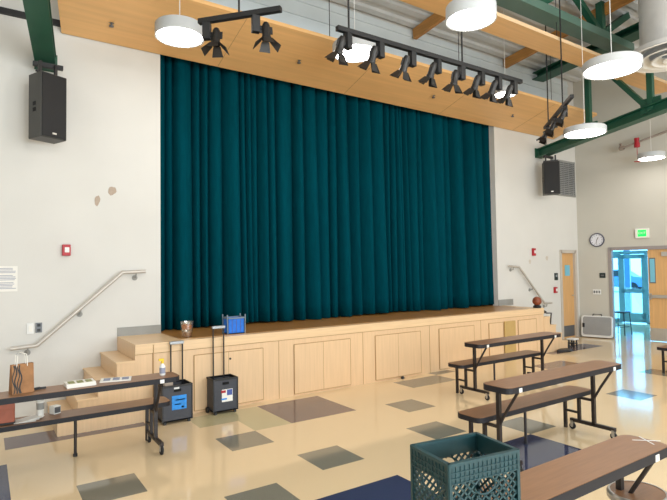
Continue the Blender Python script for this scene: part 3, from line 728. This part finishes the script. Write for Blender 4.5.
# ------------------------------------------------------------------ folding cafeteria tables with bench
def table(label, loc, bench=True, wy=1.0, fx=(-0.77, 0.74), mid=-0.06, zs=1.0, bx=-0.035, wr_=0.034):
    casters = True
    t = thing('folding_table', label, 'table', loc, 0, 'folding tables with attached benches')
    L = 0.93
    MB().prism(rounded(L, 0.148, 0.07), 0.69, 0.7385).build('edge_band', M['edge'], t)
    MB().prism(rounded(L - 0.006, 0.142, 0.066), 0.715, 0.742).build('tabletop', M['walnut'], t)
    if bench:
        b = MB().prism([(x_ + bx, y_ + 0.295) for x_, y_ in rounded(L - 0.02, 0.142, 0.07)], 0.385, 0.4285).build('bench_edge', M['edge'], t)
        MB().prism([(x_ + bx, y_ + 0.295) for x_, y_ in rounded(L - 0.026, 0.136, 0.066)], 0.41, 0.432).build('bench_seat', M['walnut'], t)
        m = MB().tube([(mid, 0.33, 0.385), (mid, 0.33, 0.02)], 0.014, 10); m.build('bench_leg', M['frame'], t)
        MB().lathe([(0, 0), (0.02, 0), (0.02, 0.025), (0.014, 0.03)], (mid, 0.33, 0), 12).build('foot', M['black'], t)
    t.scale = (1, wy, zs)
    for x_ in fx:
        m = MB(); m.bar((x_, 0.08, 0.10), (x_, 0.08, 0.69), 0.034, 0.034); m.build('leg', M['frame'], t)
        m = MB(); m.bar((x_, -0.14, 0.10), (x_, 0.34, 0.10), 0.034, 0.034); m.build('base_bar', M['frame'], t)
        m = MB(); m.tube([(x_, 0.08, 0.36), (x_, 0.0, 0.50), (x_, -0.12, 0.685)], 0.013, 8); m.build('brace', M['frame'], t)
        MB().span((x_ - 0.02, -0.152, 0.693), (x_ + 0.02, -0.146, 0.728)).build('white_tag', M['white'], t)
        if bench:
            m = MB(); m.bar((x_, 0.24, 0.10), (x_, 0.24, 0.385), 0.03, 0.03); m.bar((x_, 0.08, 0.35), (x_, 0.24, 0.35), 0.025, 0.025); m.build('bench_support', M['frame'], t)
            m = MB(); m.bar((x_, 0.40, 0.0), (x_, 0.40, 0.385), 0.03, 0.03); m.bar((x_, 0.24, 0.19), (x_, 0.40, 0.19), 0.022, 0.022); m.build('bench_leg', M['frame'], t)
        if casters:
            for y_ in (-0.12, 0.32):
                m = MB(); R = RY(PI / 2)
                m.lathe([(0, -0.013), (wr_ * 0.8, -0.013), (wr_, -0.009), (wr_, 0.009), (wr_ * 0.8, 0.013), (0, 0.013)], (x_, y_, wr_), 16, R)
                cst = m.build('caster_wheel', M['rubber'], t)
                m = MB(); m.box((x_ + 0.016, y_, 0.062), (0.004, 0.03, 0.06)); m.box((x_ - 0.016, y_, 0.062), (0.004, 0.03, 0.06)); m.box((x_, y_, 0.09), (0.036, 0.03, 0.008))
                m.lathe([(0, -0.0145), (wr_ * 0.36, -0.0145), (wr_ * 0.36, 0.0145), (0, 0.0145)], (x_, y_, wr_), 12, R); m.build('caster_fork', M['steel'], cst)
    return t
table('brown table with bench in the centre, nearest but one to the right', (4.55, 2.935, 0), True)
table('brown table with bench farthest back, standing just before the stage front', (6.30, 4.71, 0), True)
t3 = table('brown table in the front right corner holding the teal milk crate', (2.30, 1.52, 0), False, 0.9)
table('brown table with bench at the left, before the left stage steps', (0.71, 5.24, 0), True, 1.0, (-0.72, 0.745), 0.06, 0.985, 0.02, 0.046)
table('table at the right picture edge, only its bench end showing', (9.90, 3.62, 0), True)
# stool attached to the near table
s = MB(); s.lathe([(0, 0.0), (0.155, 0.0), (0.165, 0.012), (0.165, 0.03), (0.155, 0.04), (0, 0.042)], (0.79, 0.0, 0.435), 32)
st_ = s.build('stool_seat', M['walnut'], t3)
MB().lathe([(0.166, 0.002), (0.17, 0.006), (0.17, 0.032), (0.160, 0.043), (0.150, 0.0425)], (0.79, 0.0, 0.435), 32).build('seat_rim', M['steel'], st_)
MB().tube([(0.79, 0.0, 0.435), (0.79, 0.0, 0.36), (0.80, 0.05, 0.25), (0.80, 0.07, 0.14)], 0.02, 10).build('stool_arm', M['frame'], t3)
# white tape cross on the near table
t = thing('tape_cross', 'white tape cross stuck on the near right table', 'tape', (3.19, 1.51, 0.7425))
MB().box((0, 0, 0.0006), (0.15, 0.009, 0.001), RZ(-0.75)).box((0, 0, 0.0008), (0.14, 0.008, 0.001), RZ(0.985)).build('tape_strip', M['white'], t)

# ------------------------------------------------------------------ teal milk crate on the near table
cw, cd, ch = 0.330, 0.232, 0.292
cr = thing('milk_crate', 'teal plastic milk crate with lattice sides on the near table', 'crate', (1.612, 1.462, 0.745), math.radians(-8.5))
def lattice_wall(length, flip):
    # local: x along wall, y thickness, z up; lattice of bars with a hand hole
    m = MB(); h = ch; th_ = 0.007
    m.span((-length / 2, -th_, 0), (length / 2, th_, 0.02))
    m.span((-length / 2, -th_, h - 0.075), (length / 2, 0, h - 0.004))
    m.span((-length / 2, -th_ - 0.004, h - 0.012), (length / 2, th_, h))
    n = int(length / 0.022)
    for k in range(n + 1):
        x_ = -length / 2 + 0.004 + k * (length - 0.008) / n
        m.span((x_ - 0.0022, -th_ - 0.003, h - 0.075), (x_ + 0.0022, -th_, h - 0.012))
    for z_ in (h - 0.035, h - 0.056, h - 0.075): m.span((-length / 2, -th_ - 0.004, z_ - 0.002), (length / 2, -th_, z_ + 0.002))
    # diagonal lattice below
    z0, z1 = 0.018, h - 0.073; H_ = z1 - z0; st = 0.034
    k = -H_
    while k < length:
        for sgn in (1, -1):
            xa, xb = k, k + H_; za, zb = z0, z1
            if xa < 0: za = z0 - xa; xa = 0
            if xb > length: zb = z1 - (xb - length); xb = length
            if xb - xa > 0.004:
                ax, bx = xa - length / 2, xb - length / 2
                if sgn < 0: ax, bx = -ax, -bx
                # leave the hand hole free
                segs = [(0.0, 1.0)]; N = 24; keep = []
                for i in range(N):
                    f = (i + 0.5) / N; px_, pz_ = ax + (bx - ax) * f, za + (zb - za) * f
                    keep.append(not (abs(px_) < 0.046 and abs(pz_ - (h - 0.108)) < 0.03))
                i = 0
                while i < N:
                    if keep[i]:
                        j = i
                        while j < N and keep[j]: j += 1
                        f0, f1 = i / N, j / N
                        m.bar((ax + (bx - ax) * f0, -0.002, za + (zb - za) * f0), (ax + (bx - ax) * f1, -0.002, za + (zb - za) * f1), 0.0075, 0.006, (0, 1, 0)); i = j
                    else: i += 1
        k += st
    # hand-hole rim
    pts = [(0.05 * math.cos(a), -0.003, h - 0.108 + 0.032 * math.sin(a)) for a in [2 * PI * q / 20 for q in range(21)]]
    m.tube(pts, 0.004, 6, False)
    for q in (-length / 2, length / 2): m.span((q - 0.007, -th_ - 0.003, 0), (q + 0.007, th_, h))
    return m
for (L_, px_, py_, rz_) in ((cw, 0, -cd / 2, 0), (cw, 0, cd / 2, PI), (cd, -cw / 2, 0, -PI / 2), (cd, cw / 2, 0, PI / 2)):
    m = lattice_wall(L_, 0); R = RZ(rz_); m.v = [R @ v + Vector((px_, py_, 0)) for v in m.v]; m.build('crate_wall', M['teal'], cr)
m = MB()
for k in range(9): m.bar((-cw / 2, -cd / 2 + cd * k / 8, 0.006), (cw / 2, -cd / 2 + cd * k / 8, 0.006), 0.008, 0.008)
for k in range(12): m.bar((-cw / 2 + cw * k / 11, -cd / 2, 0.006), (-cw / 2 + cw * k / 11, cd / 2, 0.006), 0.008, 0.008)
m.build('crate_bottom', M['tealdark'], cr)

# ------------------------------------------------------------------ rolling carts before the stage
def cart(label, loc, wd_, dp, hb, hz, stick, hxo=0.0, rotz=0.0):
    t = thing('rolling_cart', label, 'cart', loc, rotz, 'folding rolling carts')
    z0 = 0.03
    m = MB(); hx, hy = wd_ / 2, dp / 2; th_ = 0.012
    m.span((-hx, -hy, z0), (hx, hy, z0 + 0.02)).span((-hx, -hy, z0), (hx, -hy + th_, hb)).span((-hx, hy - th_, z0), (hx, hy, hb)).span((-hx, -hy, z0), (-hx + th_, hy, hb)).span((hx - th_, -hy, z0), (hx, hy, hb))
    m.build('cart_body', M['cart'], t, bevel=0.004)
    m = MB()
    m.span((-hx - 0.006, -hy - 0.006, hb - 0.022), (hx + 0.006, -hy + th_, hb)).span((-hx - 0.006, hy - th_, hb - 0.022), (hx + 0.006, hy + 0.006, hb)).span((-hx - 0.006, -hy, hb - 0.022), (-hx + th_, hy, hb)).span((hx - th_, -hy, hb - 0.022), (hx + 0.006, hy, hb))
    for q in (-1, 1): m.span((q * hx - 0.008, -hy - 0.005, z0), (q * hx + 0.008, -hy + 0.01, hb))
    m.build('rim', M['black'], t)
    MB().span((-0.04, -hy - 0.008, hb - 0.075), (0.04, -hy - 0.001, hb - 0.045)).build('hand_hole', M['void'], t)
    m = MB()
    for q in (hxo - 0.07, hxo + 0.07): m.tube([(q, hy - 0.02, hb - 0.05), (q, hy - 0.02, hz)], 0.009, 8)
    m.build('handle_pole', M['black'], t)
    MB().span((hxo - 0.085, hy - 0.04, hz - 0.01), (hxo + 0.085, hy, hz + 0.025)).build('handle_grip', M['foldgrey'], t, bevel=0.006)
    for q in (-1, 1):
        MB().lathe([(0, -0.012), (0.035, -0.012), (0.035, 0.012), (0, 0.012)], (q * (hx + 0.016), hy - 0.05, 0.035), 16, RY(PI / 2)).build('wheel', M['rubber'], t)
        MB().span((q * (hx - 0.03) - 0.015, -hy + 0.005, 0), (q * (hx - 0.03) + 0.015, -hy + 0.035, z0)).build('foot', M['black'], t)
    for (cx, cz, ww, hh, mm, nm) in stick: MB().span((cx - ww / 2, -hy - 0.003 - 0.001 * (mm != 'paper'), cz - hh / 2), (cx + ww / 2, -hy, cz + hh / 2)).build(nm, M[mm], t)
    return t
ca = cart('charcoal rolling cart with blue sticker at the end of the left table', (1.90, 6.175, 0), 0.34, 0.27, 0.44, 0.885,
     [(0.02, 0.24, 0.17, 0.16, 'bluestick', 'blue_sticker'), (0.03, 0.27, 0.11, 0.012, 'white', 'sticker_print'), (0.0, 0.22, 0.07, 0.012, 'white', 'sticker_print'), (0.06, 0.185, 0.03, 0.02, 'white', 'sticker_print'), (-0.01, 0.40, 0.06, 0.03, 'white', 'white_tag')], 0.07)
cb = cart('charcoal rolling cart with tall handle and white label before the stage doors', (2.51, 6.20, 0), 0.31, 0.22, 0.43, 1.03,
     [(0.02, 0.22, 0.14, 0.15, 'paper', 'white_label'), (0.05, 0.255, 0.07, 0.07, 'navylabel', 'label_print'), (-0.03, 0.27, 0.06, 0.03, 'red', 'label_print'), (-0.02, 0.18, 0.07, 0.02, 'bluestick', 'label_print')], -0.01)
tag(MB().box((0, 0, 0.09), (0.11, 0.04, 0.18), RZ(0.3)).build('paper_bundle', M['patch'], None, (1.83, 6.17, 0.335)), 'crumpled tan paper bundle sticking out of the left rolling cart', 'paper')

# ------------------------------------------------------------------ things on the stage
t = thing('plastic_tub', 'clear plastic tub with orange contents on the stage edge', 'tub', (2.20, 6.60, HS + 0.003))
MB().lathe([(0, 0.004), (0.062, 0.004), (0.082, 0.19), (0.088, 0.19), (0.088, 0.2), (0.078, 0.2), (0.056, 0.012), (0, 0.012)], (0, 0, 0), 24).build('tub_wall', M['clearplastic'], t)
MB().lathe([(0, 0.014), (0.052, 0.014), (0.058, 0.06), (0.03, 0.07), (0, 0.068)], (0, 0, 0), 16).build('lower_contents', M['kraft'], t)
MB().lathe([(0, 0.1), (0.055, 0.1), (0.066, 0.15), (0.04, 0.165), (0, 0.16)], (0, 0, 0), 16).build('upper_contents', M['orange'], t)
t = thing('fabric_bin', 'bright blue fabric bin with grey frame on the stage edge', 'bin', (2.835, 6.58, HS + 0.003))
m = MB(); w_, d__, h_ = 0.115, 0.08, 0.21
m.span((-w_, -d__, 0.005), (w_, -d__ + 0.008, h_)).span((-w_, d__ - 0.008, 0.005), (w_, d__, h_)).span((-w_, -d__, 0.005), (-w_ + 0.008, d__, h_)).span((w_ - 0.008, -d__, 0.005), (w_, d__, h_)).span((-w_, -d__, 0.005), (w_, d__, 0.012))
m.build('bin_wall', M['bluebin'], t)
m = MB()
for q in (-1, 1):
    for e in (-1, 1): m.bar((q * (w_ + 0.006), e * d__, 0), (q * (w_ + 0.012), e * d__, h_ + 0.045), 0.014, 0.014)
m.bar((-w_, -d__ - 0.008, h_), (w_, -d__ - 0.008, h_), 0.014, 0.02); m.bar((-w_, d__ + 0.008, h_), (w_, d__ + 0.008, h_), 0.014, 0.02)
for q in (-1, 1): m.bar((q * w_, -d__, h_), (q * w_, d__, h_), 0.014, 0.02)
m.build('bin_frame', mat('bin_frame_grey', rgb(110, 125, 140), 0.5), t)
for q in (-0.06, 0.0, 0.06): MB().span((q - 0.004, -d__ - 0.004, 0.02), (q + 0.004, -d__, h_ - 0.02)).build('seam', M['navylabel'], t)
t = thing('ball_ornament', 'rust brown round ornament on a dark base at the right stage corner', 'ornament', (9.325, 6.43, HS))
MB().lathe([(0, 0.0), (0.075, 0.0), (0.08, 0.03), (0.06, 0.055), (0, 0.058)], (0, 0, 0), 20).build('base', M['black'], t)
MB().lathe([(0, 0.055), (0.05, 0.06), (0.085, 0.10), (0.09, 0.14), (0.075, 0.19), (0.04, 0.22), (0, 0.225)], (0, 0, 0), 24).build('ball', M['pumpkin'], t)
# small black stand on the right steps, dark bag and small trolley beyond
t = thing('metal_stand', 'small black bent metal stand on the right stage steps', 'stand', (9.74, 6.45, HS * 0.6 + 0.001))
m = MB(); m.tube([(-0.18, 0, 0.275), (-0.08, 0, 0.235), (0.09, 0, 0.225), (0.05, 0, 0.002)], 0.015, 8); m.build('bent_rod', M['black'], t)
MB().box((-0.16, 0, 0.268), (0.09, 0.06, 0.04), RY(0.4)).build('pad', M['black'], t)
m = MB(); m.prism([(math.cos(a) * 0.2 * (1 + 0.15 * math.sin(3 * a)), math.sin(a) * 0.11) for a in [2 * PI * k / 18 for k in range(18)]], 0.0, 0.05)
tag(m.build('cloth_bag', M['black'], None, (9.88, 6.2, 0.0), 0.02), 'black cloth bag lying flat on the floor beyond the far table', 'bag')
t = thing('small_cart', 'small low white-topped cart on black casters near the narrow door', 'cart', (10.58, 6.45, 0)); t.scale = (0.7, 0.7, 0.9)
MB().span((-0.14, -0.12, 0.17), (0.14, 0.12, 0.205)).build('cart_top', M['white'], t, bevel=0.01)
for q in (-1, 1):
    for e in (-1, 1):
        m = MB(); m.bar((q * 0.08, e * 0.08, 0.06), (q * 0.08, e * 0.08, 0.17), 0.03, 0.03); m.lathe([(0, -0.015), (0.035, -0.015), (0.035, 0.015), (0, 0.015)], (q * 0.08, e * 0.08, 0.035), 14, RX(PI / 2)); m.build('caster', M['black'], t)
MB().span((-0.1, -0.1, 0.08), (0.1, 0.1, 0.1)).build('lower_shelf', M['black'], t)

# ------------------------------------------------------------------ things on the left table
zt = 0.7318
t = thing('paper_bag', 'brown paper gift bag with black wavy stripes on the left table', 'bag', (0.305, 5.25, zt), 0.25)
bw, bd, bh = 0.085, 0.045, 0.245
m = MB(); m.add([(-bw, -bd, 0), (bw, -bd, 0), (bw, bd, 0), (-bw, bd, 0), (-bw * 0.96, -bd * 0.5, bh), (bw * 1.02, -bd * 0.5, bh), (bw * 1.02, bd * 0.5, bh), (-bw * 0.96, bd * 0.5, bh)],
      [(3, 2, 1, 0), (0, 1, 5, 4), (1, 2, 6, 5), (2, 3, 7, 6), (3, 0, 4, 7)])
b_ = m.build('bag_body', M['kraft'], t)
for k, x_ in enumerate((-0.072, -0.055, -0.035, -0.018)):
    m = MB(); N = 14
    for i in range(N):
        def pp(f):
            return Vector((x_ + 0.009 * math.sin(f * 9 + k), -bd * (1 - 0.5 * f) - 0.002, 0.004 + f * (bh - 0.01)))
        m.bar(pp(i / N), pp((i + 1) / N), 0.007 + 0.003 * (k % 2), 0.002, (0, 1, 0))
    m.build('wavy_stripe', M['black'], b_)
for y_ in (-1, 1):
    m = MB(); m.tube([(-0.045, y_ * bd * 0.5, bh - 0.02), (-0.04, y_ * bd * 0.6, bh + 0.075), (-0.01, y_ * bd * 0.6, bh + 0.10), (0.03, y_ * bd * 0.6, bh + 0.08), (0.038, y_ * bd * 0.5, bh - 0.02)], 0.004, 6)
    m.build('rope_handle', M['paper'], t)
def booklet(name, label, cat, loc, rz, w_, d__, h_, n, ink):
    t = thing(name, label, cat, loc, rz)
    for k in range(n): MB().box((random.uniform(-.004, .004), random.uniform(-.004, .004), h_ * (k + 0.5) / n), (w_, d__, h_ / n - 0.001), RZ(random.uniform(-.03, .03))).build('sheet_block', M['paper'], t)
    m = MB()
    for i in range(3): m.box((-w_ * 0.3 + i * w_ * 0.3, 0.0, h_ + 0.0006), (w_ * 0.22, d__ * 0.7, 0.001))
    m.build('printed_cover', M[ink], t)
    return t
booklet('booklet_stack', 'stack of white booklets with olive print on the left table', 'booklets', (0.76, 5.24, zt), 0.0, 0.24, 0.17, 0.035, 2, 'inkgreen')
booklet('magazine', 'open white magazine lying flat on the left table', 'magazine', (1.08, 5.285, zt), -0.25, 0.27, 0.17, 0.010, 1, 'ink')
# side print of the booklets
t = thing('spray_bottle', 'white bottle with yellow cap standing on the left table', 'bottle', (1.50, 5.24, zt))
MB().lathe([(0, 0), (0.026, 0), (0.028, 0.01), (0.028, 0.085), (0.012, 0.11), (0.012, 0.118), (0, 0.118)], (0, 0, 0), 18).build('bottle_body', M['white'], t)
MB().lathe([(0.0285, 0.02), (0.0287, 0.02), (0.0287, 0.075), (0.0285, 0.075)], (0, 0, 0), 18).build('bottle_label', M['ink'], t)
MB().lathe([(0, 0.115), (0.014, 0.115), (0.013, 0.15), (0, 0.155)], (0, 0, 0), 14).span((-0.035, -0.01, 0.14), (0.012, 0.01, 0.162)).build('yellow_cap', M['yellow'], t)
tag(MB().box((0, 0, 0.012), (0.06, 0.02, 0.02), RZ(0.4)).box((0.05, 0.01, 0.01), (0.05, 0.018, 0.016), RZ(0.1)).build('marker_pen', M['black'], None, (0.42, 5.28, zt), 0.003), 'dark marker lying beside the striped paper bag', 'pen')
# on the left bench
zb = 0.4265
t = thing('leather_bag', 'reddish brown leather bag on the left bench at the picture edge', 'bag', (0.10, 5.53, zb + 0.001))
m = MB().span((-0.20, -0.08, 0), (0.17, 0.08, 0.235)); m.build('bag_body', M['leather'], t, bevel=0.02)
MB().span((-0.20, -0.088, 0.13), (0.165, -0.078, 0.235)).build('flap', M['leather'], t, bevel=0.004)
MB().span((-0.205, -0.085, 0.0), (0.172, 0.085, 0.016)).build('bottom_trim', M['black'], t, bevel=0.003)
t = thing('paper_cup', 'tall white patterned cup standing on the left bench', 'cup', (0.475, 5.56, zb + 0.001))
MB().lathe([(0, 0), (0.028, 0), (0.034, 0.145), (0.036, 0.15), (0.032, 0.15), (0.027, 0.01), (0, 0.01)], (0, 0, 0), 20).build('cup_wall', M['paper'], t)
MB().lathe([(0.0315, 0.07), (0.0322, 0.07), (0.0338, 0.13), (0.0332, 0.13)], (0, 0, 0), 20).build('printed_band', M['base'], t)
t = thing('loose_papers', 'loose white papers spread on the left bench beside the cup', 'papers', (0.375, 5.50, zb + 0.001), 0.2)
for k in range(4): MB().box((0.02 * k - 0.03, 0.01 * k - 0.02, 0.003 + 0.004 * k), (0.17, 0.12, 0.003), RZ(0.25 * k - 0.3)).build('sheet', M['paper'], t)
t = thing('small_box', 'small grey patterned box at the back of the left bench', 'box', (0.60, 5.60, zb + 0.001), 0.5)
MB().span((-0.035, -0.035, 0), (0.035, 0.035, 0.075)).build('box_body', M['paper'], t, bevel=0.003)
MB().span((-0.03, -0.0365, 0.01), (0.03, -0.0345, 0.065)).build('dark_print', M['greyplate'], t)

# ------------------------------------------------------------------ light
W = bpy.data.worlds.new('world'); SC.world = W; W.use_nodes = True
bg = W.node_tree.nodes['Background']; bg.inputs['Color'].default_value = (0.19, 0.62, 1.0, 1); bg.inputs['Strength'].default_value = 5.8
def area(name, loc, size, power, col, rot=(0, 0, 0), sy=None):
    l = bpy.data.lights.new(name, 'AREA'); l.energy = power; l.color = col
    if sy: l.shape = 'RECTANGLE'; l.size = size; l.size_y = sy
    else: l.shape = 'DISK'; l.size = size
    o = bpy.data.objects.new(name, l); C.objects.link(o); o.location = loc; o.rotation_euler = rot
    return o
warm = (1.0, 0.975, 0.95)
for (x_, y_) in ((-2.5, 3.0), (1.0, 1.5), (4.5, 0.2), (8.0, 0.5), (11.5, 1.0), (-2.0, -1.5), (2.5, -2.5), (6.5, -2.5), (10.5, -2.5)):
    l = bpy.data.lights.new('added_ceiling_lamp', 'POINT'); l.energy = 108 if x_ > -1 else 40; l.color = warm; l.shadow_soft_size = 0.3  # added bare point lamps, standing for unseen pendants and lighting the ceiling too
    o = bpy.data.objects.new('added_ceiling_lamp', l); C.objects.link(o); o.location = (x_, y_, 4.4)
area('rear_fill_light', (3.0, YB + 0.1, 2.0), 10.0, 680, (0.80, 0.92, 1.0), (PI / 2, 0, 0), 2.6)  # unseen cool area lamp added before the windowless back wall
SC.view_settings.view_transform = 'Standard'; SC.view_settings.look = 'None'; SC.view_settings.gamma = 1.0
SC.view_settings.use_curve_mapping = False
SC.view_settings.exposure = 0.05
SC.cycles.use_denoising = True
SC.cycles.max_bounces = 8
SC.cycles.sample_clamp_indirect = 6.0
